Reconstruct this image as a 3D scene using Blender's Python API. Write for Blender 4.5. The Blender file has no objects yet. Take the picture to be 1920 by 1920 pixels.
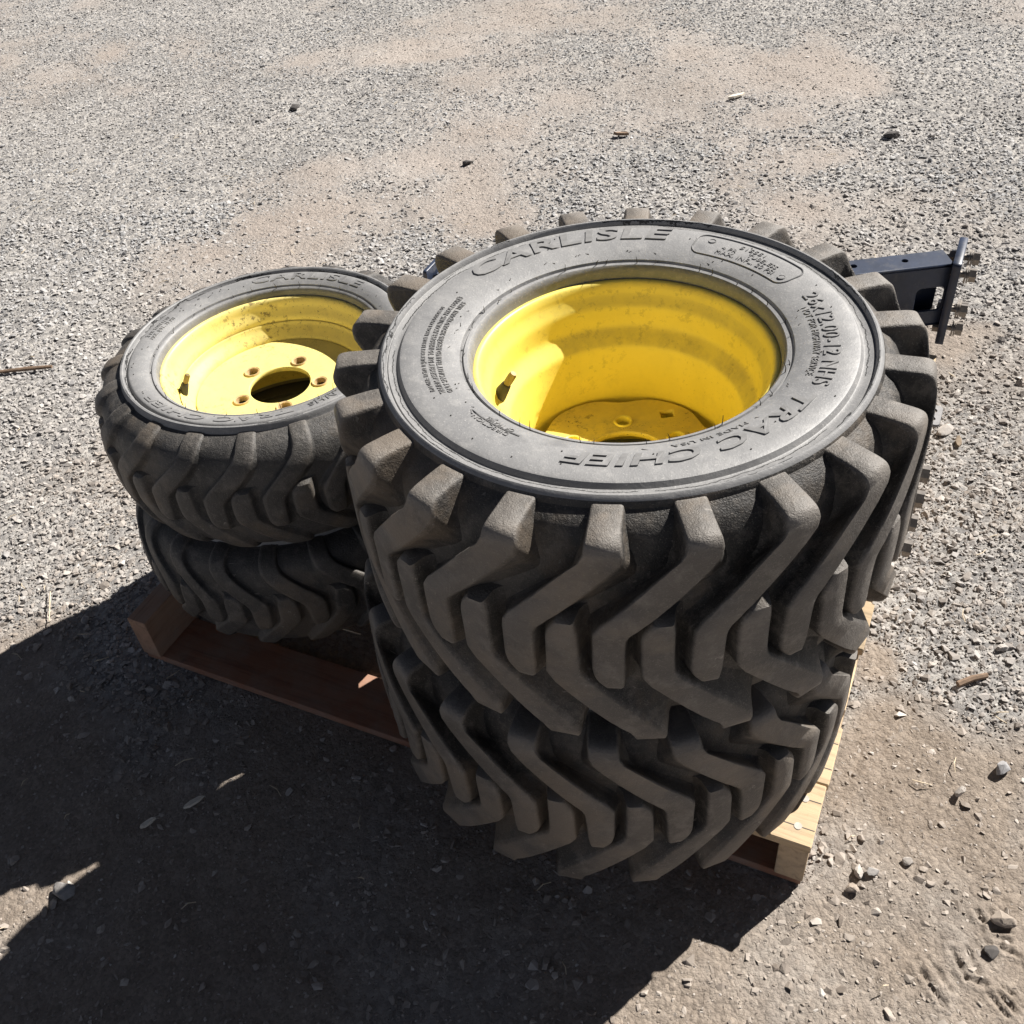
import bpy, bmesh, math, random
import numpy as np
from mathutils import Matrix, Vector

random.seed(7)
rng = np.random.default_rng(11)
scene = bpy.context.scene
R = math.radians

# ------------------------------------------------------------------ camera, sky, sun, exposure
cam_d = bpy.data.cameras.new("camera")
cam = bpy.data.objects.new("camera", cam_d)
scene.collection.objects.link(cam)
cam_d.sensor_width = 36.0
cam_d.lens = 34.99
cam_d.clip_start = 0.02
cam_d.clip_end = 500.0
_r = Vector((0.99297, -0.07966, -0.08751)); _u = Vector((0.11834, 0.66844, 0.73429)); _w = Vector((0.0, 0.73948, -0.67317))
cam.matrix_world = Matrix(((_r.x, _u.x, -_w.x, 0.0), (_r.y, _u.y, -_w.y, 0.0), (_r.z, _u.z, -_w.z, 1.3083), (0, 0, 0, 1)))
scene.camera = cam

SUN_AZ = R(31.0)            # direction to the sun in plan, from +X towards +Y
SUN_EL = R(43.2)
world = bpy.data.worlds.new("World"); scene.world = world
world.use_nodes = True
wn = world.node_tree
sky = wn.nodes.new("ShaderNodeTexSky"); sky.sky_type = 'NISHITA'; sky.sun_disc = False
sky.sun_elevation = SUN_EL; sky.sun_rotation = math.pi / 2 - SUN_AZ
sky.air_density = 0.30; sky.dust_density = 0.10; sky.altitude = 1800.0
wn.nodes["Background"].inputs[1].default_value = 0.05
hs = wn.nodes.new('ShaderNodeHueSaturation'); hs.inputs['Saturation'].default_value = .55   # the phone's white balance mutes the blue of the whole sky
wn.links.new(sky.outputs[0], hs.inputs['Color']); wn.links.new(hs.outputs[0], wn.nodes["Background"].inputs[0])

sun_d = bpy.data.lights.new("sun", 'SUN'); sun_d.energy = 5.0; sun_d.angle = R(0.5); sun_d.color = (1.0, 0.955, 0.895)
sun = bpy.data.objects.new("sun", sun_d); scene.collection.objects.link(sun)
sdir = Vector((math.cos(SUN_AZ) * math.cos(SUN_EL), math.sin(SUN_AZ) * math.cos(SUN_EL), math.sin(SUN_EL)))
sun.rotation_euler = sdir.to_track_quat('Z', 'Y').to_euler()
sun.location = sdir * 20

scene.view_settings.view_transform = 'Standard'
scene.view_settings.look = 'None'
scene.view_settings.exposure = 1.0
scene.view_settings.gamma = 1.0
scene.view_settings.use_curve_mapping = False

# ------------------------------------------------------------------ helpers
COL = scene.collection

def link(o, parent=None):
    COL.objects.link(o)
    if parent is not None:
        o.parent = parent
    return o

def mesh_from(name, verts, faces, mats, smooth=None, mat_idx=None):
    me = bpy.data.meshes.new(name)
    me.from_pydata([tuple(v) for v in verts], [], [tuple(f) for f in faces])
    for m in (mats if isinstance(mats, (list, tuple)) else [mats]):
        me.materials.append(m)
    if mat_idx is not None:
        me.polygons.foreach_set('material_index', mat_idx)
    if smooth is not None:
        me.polygons.foreach_set('use_smooth', [True] * len(me.polygons))
        if smooth < 179:
            me.set_sharp_from_angle(angle=R(smooth))
    me.update()
    return me

def obj(name, me, parent=None, loc=None, rot=None):
    o = bpy.data.objects.new(name, me)
    if loc is not None: o.location = loc
    if rot is not None: o.rotation_euler = rot
    return link(o, parent)

def empty(name, loc, rotz=0.0):
    o = bpy.data.objects.new(name, None)
    o.location = loc; o.rotation_euler = (0, 0, rotz); o.empty_display_size = 0.1
    return link(o)

def tag(o, label, cat, group=None):
    o['label'] = label; o['category'] = cat
    if group: o['group'] = group
    return o

class MB:
    def __init__(s): s.v = []; s.f = []
    def add(s, v, f):
        n = len(s.v); s.v += [tuple(p) for p in v]; s.f += [tuple(i + n for i in q) for q in f]
    def box(s, lo, hi, M=None, bev=0.0):
        (x0, y0, z0), (x1, y1, z1) = lo, hi
        if bev <= 0:
            v = [(x, y, z) for z in (z0, z1) for y in (y0, y1) for x in (x0, x1)]
            f = [(0, 2, 3, 1), (4, 5, 7, 6), (0, 1, 5, 4), (2, 6, 7, 3), (0, 4, 6, 2), (1, 3, 7, 5)]
        else:
            bm = bmesh.new()
            bmesh.ops.create_cube(bm, size=1.0)
            for q in bm.verts:
                q.co = Vector(((q.co.x + .5) * (x1 - x0) + x0, (q.co.y + .5) * (y1 - y0) + y0, (q.co.z + .5) * (z1 - z0) + z0))
            bmesh.ops.bevel(bm, geom=bm.edges[:], offset=bev, segments=1, affect='EDGES')
            bm.verts.index_update()
            v = [tuple(q.co) for q in bm.verts]; f = [tuple(q.index for q in fc.verts) for fc in bm.faces]
            bm.free()
        if M is not None: v = [tuple(M @ Vector(p)) for p in v]
        s.add(v, f)
    def tube(s, pts, rad, n=6):
        pts = [Vector(p) for p in pts]
        rad = rad if isinstance(rad, (list, tuple)) else [rad] * len(pts)
        v = []; f = []
        for i, p in enumerate(pts):
            d = (pts[min(i + 1, len(pts) - 1)] - pts[max(i - 1, 0)]).normalized()
            a = d.orthogonal().normalized() if i == 0 else (a - d * a.dot(d)).normalized()
            b = d.cross(a)
            for k in range(n):
                t = 2 * math.pi * k / n
                v.append(p + (a * math.cos(t) + b * math.sin(t)) * rad[i])
        for i in range(len(pts) - 1):
            for k in range(n):
                k2 = (k + 1) % n
                f.append((i * n + k, i * n + k2, (i + 1) * n + k2, (i + 1) * n + k))
        f.append(tuple(reversed(range(n)))); f.append(tuple(range((len(pts) - 1) * n, len(pts) * n)))
        s.add(v, f)
    def prism(s, n, r, axis0, axis1, rot=0.0):
        s.tube([axis0, axis1], r, n)
    def build(s, name, mat, parent=None, smooth=None, **k):
        return obj(name, mesh_from(name, s.v, s.f, mat, smooth), parent, **k)

def revolve(prof, n=180, flip=False):
    prof = np.array(prof); m = len(prof)
    t = np.arange(n) * 2 * np.pi / n
    v = np.empty((n, m, 3))
    v[:, :, 0] = np.cos(t)[:, None] * prof[:, 0]; v[:, :, 1] = np.sin(t)[:, None] * prof[:, 0]; v[:, :, 2] = prof[:, 1]
    f = []
    for i in range(n):
        j = (i + 1) % n
        for k in range(m - 1):
            q = (i * m + k, i * m + k + 1, j * m + k + 1, j * m + k)
            f.append(q if not flip else q[::-1])
    return v.reshape(-1, 3), f

def plate(name, outer, holes, thick, mat, bevel=0.0008, zmap=None, sub=False):
    """flat plate from 2D loops with real holes, thickness along z"""
    cu = bpy.data.curves.new(name, 'CURVE'); cu.dimensions = '2D'; cu.fill_mode = 'BOTH'
    cu.extrude = thick / 2 - bevel; cu.bevel_depth = bevel; cu.bevel_resolution = 0; cu.offset = -bevel
    for lp in [outer] + holes:
        sp = cu.splines.new('POLY'); sp.points.add(len(lp) - 1)
        for p, q in zip(sp.points, lp): p.co = (q[0], q[1], 0, 1)
        sp.use_cyclic_u = True
    return curve_to_mesh(name, cu, mat)

def curve_to_mesh(name, cu, mat):
    o = bpy.data.objects.new(name + "_tmp", cu); COL.objects.link(o)
    dg = bpy.context.evaluated_depsgraph_get()
    me = bpy.data.meshes.new_from_object(o.evaluated_get(dg))
    me.name = name
    bpy.data.objects.remove(o); bpy.data.curves.remove(cu)
    me.materials.clear(); me.materials.append(mat)
    return me

def circ(cx, cy, r, n=24, r2=None):
    return [(cx + r * math.cos(2 * math.pi * i / n), cy + (r2 or r) * math.sin(2 * math.pi * i / n)) for i in range(n)]

def rrect(x0, y0, x1, y1, r, n=5):
    o = []
    for (cx, cy, a0) in ((x1 - r, y1 - r, 0), (x0 + r, y1 - r, 90), (x0 + r, y0 + r, 180), (x1 - r, y0 + r, 270)):
        for i in range(n + 1):
            a = R(a0 + 90 * i / n); o.append((cx + r * math.cos(a), cy + r * math.sin(a)))
    return o

# value noise / fbm in numpy
def vnoise(x, y, seed=0):
    xi = np.floor(x).astype(np.int64); yi = np.floor(y).astype(np.int64)
    fx = x - xi; fy = y - yi
    fx = fx * fx * (3 - 2 * fx); fy = fy * fy * (3 - 2 * fy)
    def h(a, b):
        n = (a * 374761393 + b * 668265263 + seed * 982451653) & 0xffffffff
        n = ((n ^ (n >> 13)) * 1274126177) & 0xffffffff
        n = n ^ (n >> 16)
        return (n & 0xffff) / 65535.0
    return ((h(xi, yi) * (1 - fx) + h(xi + 1, yi) * fx) * (1 - fy) + (h(xi, yi + 1) * (1 - fx) + h(xi + 1, yi + 1) * fx) * fy)

def fbm(x, y, oct=4, seed=0):
    s = 0; a = 0.5; t = 0
    for i in range(oct):
        s = s + a * vnoise(x * 2 ** i, y * 2 ** i, seed + i * 17); t += a; a *= .5
    return s / t

# ------------------------------------------------------------------ materials
def new_mat(name):
    m = bpy.data.materials.new(name); m.use_nodes = True
    nt = m.node_tree
    return m, nt, nt.nodes["Principled BSDF"]

def N(nt, t, **k):
    n = nt.nodes.new(t)
    for a, b in k.items(): setattr(n, a, b)
    return n

def noise(nt, scale, detail=5, rough=.6, coord='pos', dist=0.0):
    n = N(nt, "ShaderNodeTexNoise"); n.inputs['Scale'].default_value = scale; n.inputs['Detail'].default_value = detail
    n.inputs['Roughness'].default_value = rough; n.inputs['Distortion'].default_value = dist
    nt.links.new(coords(nt, coord), n.inputs['Vector'])
    return n.outputs['Fac']

def coords(nt, kind):
    if kind == 'pos':
        g = N(nt, "ShaderNodeNewGeometry"); return g.outputs['Position']
    c = N(nt, "ShaderNodeTexCoord"); return c.outputs['Object']

def ramp(nt, fac, stops, interp='LINEAR'):
    r = N(nt, "ShaderNodeValToRGB"); r.color_ramp.interpolation = interp
    e = r.color_ramp.elements
    while len(e) < len(stops): e.new(0.5)
    for el, (p, c) in zip(e, stops):
        el.position = p; el.color = (*c, 1) if len(c) == 3 else c
    nt.links.new(fac, r.inputs[0]); return r.outputs[0]

def mix(nt, fac, a, b, blend='MIX'):
    m = N(nt, "ShaderNodeMix", data_type='RGBA', blend_type=blend)
    for s, v in ((m.inputs[0], fac), (m.inputs[6], a), (m.inputs[7], b)):
        if hasattr(v, 'is_output'): nt.links.new(v, s)
        elif isinstance(v, (int, float)): s.default_value = v
        else: s.default_value = (*v, 1)
    return m.outputs[2]

def math_n(nt, op, a, b=None, c=None, clamp=False):
    m = N(nt, "ShaderNodeMath", operation=op, use_clamp=clamp)
    for i, v in enumerate((a, b, c)):
        if v is None: continue
        if hasattr(v, 'is_output'): nt.links.new(v, m.inputs[i])
        else: m.inputs[i].default_value = v
    return m.outputs[0]

def bump(nt, p, h, strength, dist):
    b = N(nt, "ShaderNodeBump"); b.inputs['Strength'].default_value = strength; b.inputs['Distance'].default_value = dist
    nt.links.new(h, b.inputs['Height'])
    if p.inputs['Normal'].is_linked:
        nt.links.new(p.inputs['Normal'].links[0].from_socket, b.inputs['Normal'])
    nt.links.new(b.outputs[0], p.inputs['Normal'])

K3 = (0, 0, 0); W3 = (1, 1, 1)

def mat_sidewall(r_in, r_crack):
    m, nt, p = new_mat("weathered_sidewall_rubber")
    n1 = noise(nt, 9, 6, .65); n2 = noise(nt, 60, 5, .7); n3 = noise(nt, 420, 3, .7)
    base = ramp(nt, n1, [(.30, (.155, .155, .157)), (.55, (.195, .194, .194)), (.75, (.238, .235, .232))])
    base = mix(nt, ramp(nt, n2, [(.50, K3), (.72, (.6, .6, .6))]), base, (.29, .284, .276))
    base = mix(nt, ramp(nt, n3, [(.60, K3), (.70, (.75, .75, .75))]), base, (.36, .35, .335))
    base = mix(nt, ramp(nt, noise(nt, 25, 4, .6), [(.30, (.55, .55, .55)), (.42, K3)]), base, (.105, .105, .108))
    # ageing cracks that run round the outer band
    oc = coords(nt, 'obj')
    sx = N(nt, "ShaderNodeSeparateXYZ"); nt.links.new(oc, sx.inputs[0])
    rr = math_n(nt, 'SQRT', math_n(nt, 'ADD', math_n(nt, 'MULTIPLY', sx.outputs[0], sx.outputs[0]), math_n(nt, 'MULTIPLY', sx.outputs[1], sx.outputs[1])))
    cr = None
    for k, (off, sc, seed) in enumerate(((0.0, 26, .0), (.0052, 31, 3.7), (.0095, 37, 7.1))):
        mp = N(nt, "ShaderNodeMapping"); mp.inputs['Location'].default_value = (seed, seed * 1.7, 0); nt.links.new(oc, mp.inputs[0])
        w = N(nt, "ShaderNodeTexNoise"); w.inputs['Scale'].default_value = sc; w.inputs['Detail'].default_value = 5; w.inputs['Roughness'].default_value = .75
        nt.links.new(mp.outputs[0], w.inputs['Vector'])
        d = math_n(nt, 'ABSOLUTE', math_n(nt, 'SUBTRACT', rr, math_n(nt, 'MULTIPLY_ADD', w.outputs['Fac'], .011, r_crack + off - .0055)))
        line = math_n(nt, 'LESS_THAN', d, .00055)
        gm = N(nt, "ShaderNodeTexNoise"); gm.inputs['Scale'].default_value = 8; gm.inputs['Detail'].default_value = 2
        nt.links.new(mp.outputs[0], gm.inputs['Vector'])
        line = math_n(nt, 'MULTIPLY', line, math_n(nt, 'GREATER_THAN', gm.outputs['Fac'], .42 if k == 0 else .55))
        cr = line if cr is None else math_n(nt, 'MAXIMUM', cr, line)
    base = mix(nt, cr, base, (.012, .012, .012))
    nt.links.new(base, p.inputs['Base Color'])
    p.inputs['Roughness'].default_value = .58; p.inputs['Specular IOR Level'].default_value = .75
    bump(nt, p, n3, .25, .001)
    bump(nt, p, n2, .3, .002)
    inv = math_n(nt, 'SUBTRACT', 1.0, cr)
    bump(nt, p, inv, .8, .0015)
    return m

def mat_tread(name, tint, dust):
    m, nt, p = new_mat(name)
    n1 = noise(nt, 7, 6, .65); n2 = noise(nt, 45, 6, .75); n3 = noise(nt, 600, 2, .6)
    base = ramp(nt, n1, [(.38, tuple(c * .55 for c in tint)), (.52, tint), (.66, tuple(c * 1.6 for c in tint))])
    base = mix(nt, ramp(nt, n2, [(.50, K3), (.66, (.85, .85, .85))]), base, dust)
    base = mix(nt, ramp(nt, noise(nt, 5.5, 5, .7), [(.49, K3), (.60, (.8, .8, .8))]), base, tuple(c * k for c, k in zip(dust, (1.0, .88, .74))))
    base = mix(nt, ramp(nt, noise(nt, 12, 7, .8), [(.28, (.75, .75, .75)), (.44, K3)]), base, tuple(c * .45 for c in tint))
    g = N(nt, "ShaderNodeNewGeometry")
    # scuffed, dusty edges
    e = ramp(nt, g.outputs['Pointiness'], [(.52, K3), (.60, (.8, .8, .8))])
    base = mix(nt, e, base, tuple(c * 1.45 for c in dust))
    base = mix(nt, ramp(nt, n3, [(.60, K3), (.68, (.6, .6, .6))]), base, tuple(c * 1.5 for c in dust))
    # pale nicks and scratches
    mp = N(nt, "ShaderNodeMapping"); mp.inputs['Scale'].default_value = (60, 260, 60); mp.inputs['Rotation'].default_value = (.7, .4, .9); nt.links.new(coords(nt, 'pos'), mp.inputs[0])
    sn = N(nt, "ShaderNodeTexNoise"); sn.inputs['Scale'].default_value = 1.0; sn.inputs['Detail'].default_value = 4; sn.inputs['Roughness'].default_value = .7; nt.links.new(mp.outputs[0], sn.inputs['Vector'])
    sc = math_n(nt, 'MULTIPLY', ramp(nt, sn.outputs['Fac'], [(.64, K3), (.68, W3)]), ramp(nt, noise(nt, 16, 3, .6), [(.50, K3), (.60, (.8, .8, .8))]))
    base = mix(nt, sc, base, tuple(min(.5, c * 1.9) for c in dust))
    nt.links.new(base, p.inputs['Base Color'])
    p.inputs['Roughness'].default_value = .6; p.inputs['Specular IOR Level'].default_value = .5
    bump(nt, p, n3, .45, .0014)
    bump(nt, p, n2, .6, .004)
    return m

def mat_yellow(name, col, grime, dusty=1.0):
    m, nt, p = new_mat(name)
    n1 = noise(nt, 14, 6, .7); n2 = noise(nt, 90, 5, .75); n4 = noise(nt, 5, 3, .5)
    base = ramp(nt, n1, [(.3, tuple(c * .93 for c in col)), (.7, tuple(min(1, c * 1.04) for c in col))])
    spots = math_n(nt, 'MULTIPLY', ramp(nt, n2, [(.55, K3), (.62, W3)]), ramp(nt, n4, [(.50, K3), (.60, W3)]))
    base = mix(nt, math_n(nt, 'MULTIPLY', spots, grime), base, (.11, .065, .03))
    base = mix(nt, math_n(nt, 'MULTIPLY', ramp(nt, noise(nt, 30, 6, .8), [(.53, K3), (.68, W3)]), .45 * grime), base, (.33, .24, .12))
    # up-facing ledges: settled dust plus their grey shade, painted into the colour
    gn = N(nt, "ShaderNodeNewGeometry"); sz = N(nt, "ShaderNodeSeparateXYZ"); nt.links.new(gn.outputs['True Normal'], sz.inputs[0])
    up = ramp(nt, sz.outputs[2], [(.25, K3), (.6, W3)])
    dn = ramp(nt, noise(nt, 18, 6, .75), [(.36, (.12, .12, .12)), (.66, W3)])
    base = mix(nt, math_n(nt, 'MULTIPLY', math_n(nt, 'MULTIPLY', up, dn), .62 * dusty), base, (.33, .265, .165))
    ch = math_n(nt, 'MULTIPLY', ramp(nt, noise(nt, 210, 4, .8), [(.61, K3), (.64, W3)]), ramp(nt, noise(nt, 9, 3, .5), [(.47, K3), (.58, W3)]))
    base = mix(nt, math_n(nt, 'MULTIPLY', ch, min(1.0, grime)), base, (.10, .055, .03))
    nt.links.new(base, p.inputs['Base Color'])
    p.inputs['Roughness'].default_value = .42; p.inputs['Specular IOR Level'].default_value = .45
    nt.links.new(ramp(nt, n1, [(.3, (.34, .34, .34)), (.7, (.55, .55, .55))]), p.inputs['Roughness'])
    bump(nt, p, n2, .12, .001)
    return m

def mat_wood(name, col, axis=0):
    m, nt, p = new_mat(name)
    oc = coords(nt, 'obj')
    oi = N(nt, "ShaderNodeObjectInfo")
    mp = N(nt, "ShaderNodeMapping"); nt.links.new(oc, mp.inputs[0])
    mp.inputs['Scale'].default_value = (1.2, 16, 16) if axis == 0 else (16, 1.2, 16)
    ad = N(nt, "ShaderNodeVectorMath", operation='ADD'); nt.links.new(mp.outputs[0], ad.inputs[0])
    sc = N(nt, "ShaderNodeVectorMath", operation='SCALE'); sc.inputs[0].default_value = (37, 53, 11); nt.links.new(oi.outputs['Random'], sc.inputs['Scale']); nt.links.new(sc.outputs[0], ad.inputs[1])
    w = N(nt, "ShaderNodeTexNoise"); w.inputs['Scale'].default_value = 5; w.inputs['Detail'].default_value = 8; w.inputs['Roughness'].default_value = .65; w.inputs['Distortion'].default_value = .6
    nt.links.new(ad.outputs[0], w.inputs['Vector'])
    base = ramp(nt, w.outputs['Fac'], [(.30, tuple(c * .62 for c in col)), (.46, col), (.68, tuple(min(.9, c * 1.18) for c in col))])
    base = mix(nt, ramp(nt, noise(nt, 160, 4, .7), [(.60, K3), (.70, (.35, .35, .35))]), base, (.16, .10, .055))
    base = mix(nt, ramp(nt, noise(nt, 11, 5, .65), [(.45, K3), (.72, (.6, .6, .6))]), base, (.30, .255, .205))
    base = mix(nt, ramp(nt, noise(nt, 24, 6, .8), [(.60, K3), (.70, (.5, .5, .5))]), base, (.12, .085, .06))
    val = math_n(nt, 'MULTIPLY_ADD', oi.outputs['Random'], .4, .8)
    h = N(nt, "ShaderNodeHueSaturation"); nt.links.new(val, h.inputs['Value']); nt.links.new(base, h.inputs['Color'])
    nt.links.new(h.outputs[0], p.inputs['Base Color'])
    p.inputs['Roughness'].default_value = .75; p.inputs['Specular IOR Level'].default_value = .25
    bump(nt, p, w.outputs['Fac'], .35, .002)
    return m

def mat_simple(name, col, rough=.5, metal=0.0, var=.25, scale=40, dust=None):
    m, nt, p = new_mat(name)
    n = noise(nt, scale, 5, .7)
    base = ramp(nt, n, [(.3, tuple(c * (1 - var) for c in col)), (.7, tuple(min(1, c * (1 + var)) for c in col))])
    if dust:
        base = mix(nt, ramp(nt, noise(nt, scale * 2.5, 6, .75), [(.52, K3), (.75, (.7, .7, .7))]), base, dust)
    nt.links.new(base, p.inputs['Base Color'])
    p.inputs['Roughness'].default_value = rough; p.inputs['Metallic'].default_value = metal
    bump(nt, p, noise(nt, scale * 8, 3, .6), .12, .001)
    return m

M_side_b = mat_sidewall(.15, .2485)
M_side_s = mat_sidewall(.15, .2085)
M_tread_b = mat_tread("dusty_lug_rubber", (.054, .049, .044), (.150, .136, .121))
M_tread_s = mat_tread("worn_lug_rubber", (.050, .046, .042), (.125, .113, .100))
M_base_b = mat_tread("dark_tread_base_rubber", (.036, .033, .030), (.115, .102, .088))  # darker tone for lug flanks and the gaps between lugs
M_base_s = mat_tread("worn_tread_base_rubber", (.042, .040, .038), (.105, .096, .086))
M_letter = mat_simple("lettering_rubber", (.185, .183, .181), .6, 0, .25, 60)
M_hair = mat_simple("spew_rubber", (.03, .028, .026), .7)
M_yel_b = mat_yellow("yellow_rim_paint", (.91, .745, .14), .22, .7)
M_yel_d = mat_yellow("grimy_yellow_disc_paint", (.80, .62, .13), .9, .7)
M_yel_s = mat_yellow("faded_yellow_rim_paint", (.88, .74, .24), .75, .45)
M_wood = mat_wood("pine_board", (.50, .375, .235), 0)
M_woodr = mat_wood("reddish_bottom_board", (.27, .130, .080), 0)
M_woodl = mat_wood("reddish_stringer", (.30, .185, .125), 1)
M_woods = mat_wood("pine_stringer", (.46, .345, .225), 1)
M_steel = mat_simple("navy_painted_steel", (.026, .036, .064), .40, 0, .3, 18, (.10, .10, .105))
M_zinc = mat_simple("zinc_bolt", (.24, .215, .19), .42, .65, .25, 120)
M_tab = mat_simple("grey_steel", (.20, .195, .195), .5, .3, .15, 60)
M_brass = mat_simple("dull_brass", (.20, .15, .07), .5, .5, .3, 120)
M_black = mat_simple("black_rubber", (.035, .032, .028), .6)
M_nail = mat_simple("nail_steel", (.36, .33, .29), .5, .3, .2, 100)
M_rust = mat_simple("rusty_seat", (.52, .37, .18), .7, .1, .4, 160)

# ------------------------------------------------------------------ ground
PA = np.array([.3284, .6215]); YAW = -.5062
EX = np.array([math.cos(YAW), math.sin(YAW)]); EY = np.array([-math.sin(YAW), math.cos(YAW)])
PW, PD, PH = 1.14, 1.14, .1182

DIRT = [(-.72, 2.50, .40), (-.47, 2.87, .38), (-.2, 3.06, .42), (.05, 3.33, .42), (.39, 3.52, .45), (.85, 3.58, .5),
        (-.34, 4.3, .4), (.07, 4.56, .45), (.57, 4.2, .42), (.88, 2.76, .36), (.77, 2.54, .32), (1.2, 3.6, .4),
        (.46, .60, .28), (.55, .45, .36), (.25, .40, .42), (.58, .76, .16), (.52, .98, .10), (1.02, 1.76, .12),
        (-.55, .75, .52), (-.2, .5, .55), (-.85, 1.0, .30), (-.9, .55, .5), (-1.8, 4.4, .5), (-.98, 1.25, .2), (.2, 0, .8), (-.5, 0, .8)]

def gravel_mask(x, y):
    g = .92 + (fbm(x * 1.7, y * 1.7, 4, 3) - .5) * 1.25 + (fbm(x * 6, y * 6, 3, 9) - .5) * .75
    d = np.zeros_like(x)
    wx = x + (fbm(x * 3, y * 3, 4, 21) - .5) * .55; wy = y + (fbm(x * 3, y * 3, 4, 22) - .5) * .55
    for cx, cy, r in DIRT:
        d = np.maximum(d, np.clip(1.25 - ((wx - cx) ** 2 + (wy - cy) ** 2) / (r * r), 0, 1))
    return np.clip(g - .34 * d - .46 * d * np.clip(1.35 - y * .42, 0, 1), .05, 1)

GROOVES = [[[0.4879, 0.5198], [0.4917, 0.483]], [[0.4917, 0.483], [0.5102, 0.4736]], [[0.5069, 0.5163], [0.509, 0.4884]], [[0.5425, 0.5275], [0.5635, 0.5198]], [[0.5355, 0.5231], [0.5479, 0.5165]], [[0.5475, 0.536], [0.5684, 0.5335]], [[0.5124, 0.4589], [0.5212, 0.4344]], [[0.5228, 0.4601], [0.5318, 0.439]], [[0.5311, 0.4675], [0.5381, 0.4583]], [[0.5512, 0.5123], [0.5672, 0.5028]], [[0.5394, 0.5622], [0.5419, 0.5499]], [[0.5561, 0.5615], [0.5561, 0.5495]],
           [[.455, .512], [.468, .470]], [[.440, .498], [.452, .455]], [[.578, .492], [.590, .462]], [[.592, .505], [.604, .47]]]

def ground_h(x, y):
    h = (fbm(x * .8, y * .8, 3, 41) - .5) * .05 + (fbm(x * 4, y * 4, 3, 43) - .5) * .014
    dirt = 1 - gravel_mask(x, y)
    h = h + (fbm(x * 22, y * 22, 3, 47) - .5) * .006 + (fbm(x * 60, y * 60, 2, 49) - .5) * .0018
    for (ax, ay), (bx, by) in GROOVES:
        dx, dy = bx - ax, by - ay; L = dx * dx + dy * dy
        t = np.clip(((x - ax) * dx + (y - ay) * dy) / L, 0, 1)
        wob = (vnoise(x * 120, y * 120, 5) - .5) * .004
        d = np.hypot(x - ax - t * dx, y - ay - t * dy) + wob
        h = h - .0038 * np.exp(-(d / .0024) ** 2) + .0020 * np.exp(-((d - .0070) / .004) ** 2)
    # level seat for the pallet
    a = -((x - PA[0]) * EX[0] + (y - PA[1]) * EX[1]); b = (x - PA[0]) * EY[0] + (y - PA[1]) * EY[1]
    dist = np.maximum(np.maximum(-a, a - PW), np.maximum(-b, b - PD))
    k = np.clip((dist + .02) / .25, 0, 1); k = k * k * (3 - 2 * k)
    hh = (fbm(x * 22, y * 22, 3, 47) - .5) * .006 + (fbm(x * 60, y * 60, 2, 49) - .5) * .0018 - .004
    return h * k + hh * (1 - k)

def axis(segs):
    o = []
    for a, b, s in segs:
        n = max(1, int(round((b - a) / s))); o += list(a + (b - a) * np.arange(n) / n)
    return np.array(o + [segs[-1][1]])

gx = axis([(-120, -40, 20), (-40, -12, 4), (-12, -5, .8), (-5, -2.4, .1), (-2.4, -1.3, .03), (-1.3, .36, .0095), (.36, .43, .006), (.43, .61, .0028), (.61, .66, .006), (.66, 1.3, .0095), (1.3, 2.6, .03), (2.6, 5, .1), (5, 12, .8), (12, 40, 4), (40, 120, 20)])
gy = axis([(-120, -40, 20), (-40, -8, 4), (-8, -1, .5), (-1, .2, .05), (.2, .40, .01), (.40, .58, .0028), (.58, .60, .006), (.60, 2.0, .0095), (2.0, 3.2, .022), (3.2, 6.5, .05), (6.5, 12, .4), (12, 40, 3), (40, 140, 20)])
X, Y = np.meshgrid(gx, gy)
Z = ground_h(X, Y)
nx, ny = len(gx), len(gy)
verts = np.stack([X, Y, Z], -1).reshape(-1, 3)
ii = (np.arange(ny - 1)[:, None] * nx + np.arange(nx - 1)[None, :]).ravel()
quads = np.stack([ii, ii + 1, ii + 1 + nx, ii + nx], -1)
gme = bpy.data.meshes.new("ground")
gme.vertices.add(len(verts)); gme.vertices.foreach_set('co', verts.ravel())
gme.loops.add(quads.size); gme.loops.foreach_set('vertex_index', quads.ravel())
gme.polygons.add(len(quads)); gme.polygons.foreach_set('loop_start', np.arange(len(quads)) * 4)
gme.polygons.foreach_set('use_smooth', np.ones(len(quads), bool))
at = gme.attributes.new("gravel", 'FLOAT', 'POINT'); at.data.foreach_set('value', gravel_mask(X, Y).ravel().astype(np.float32))
at = gme.attributes.new("dusty", 'FLOAT', 'POINT'); at.data.foreach_set('value', np.clip((Y - 1.3) / 1.4 + (fbm(X * 1.5, Y * 1.5, 3, 77) - .5) * .8, 0, 1).ravel().astype(np.float32))
gme.update(calc_edges=True); gme.validate()

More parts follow.
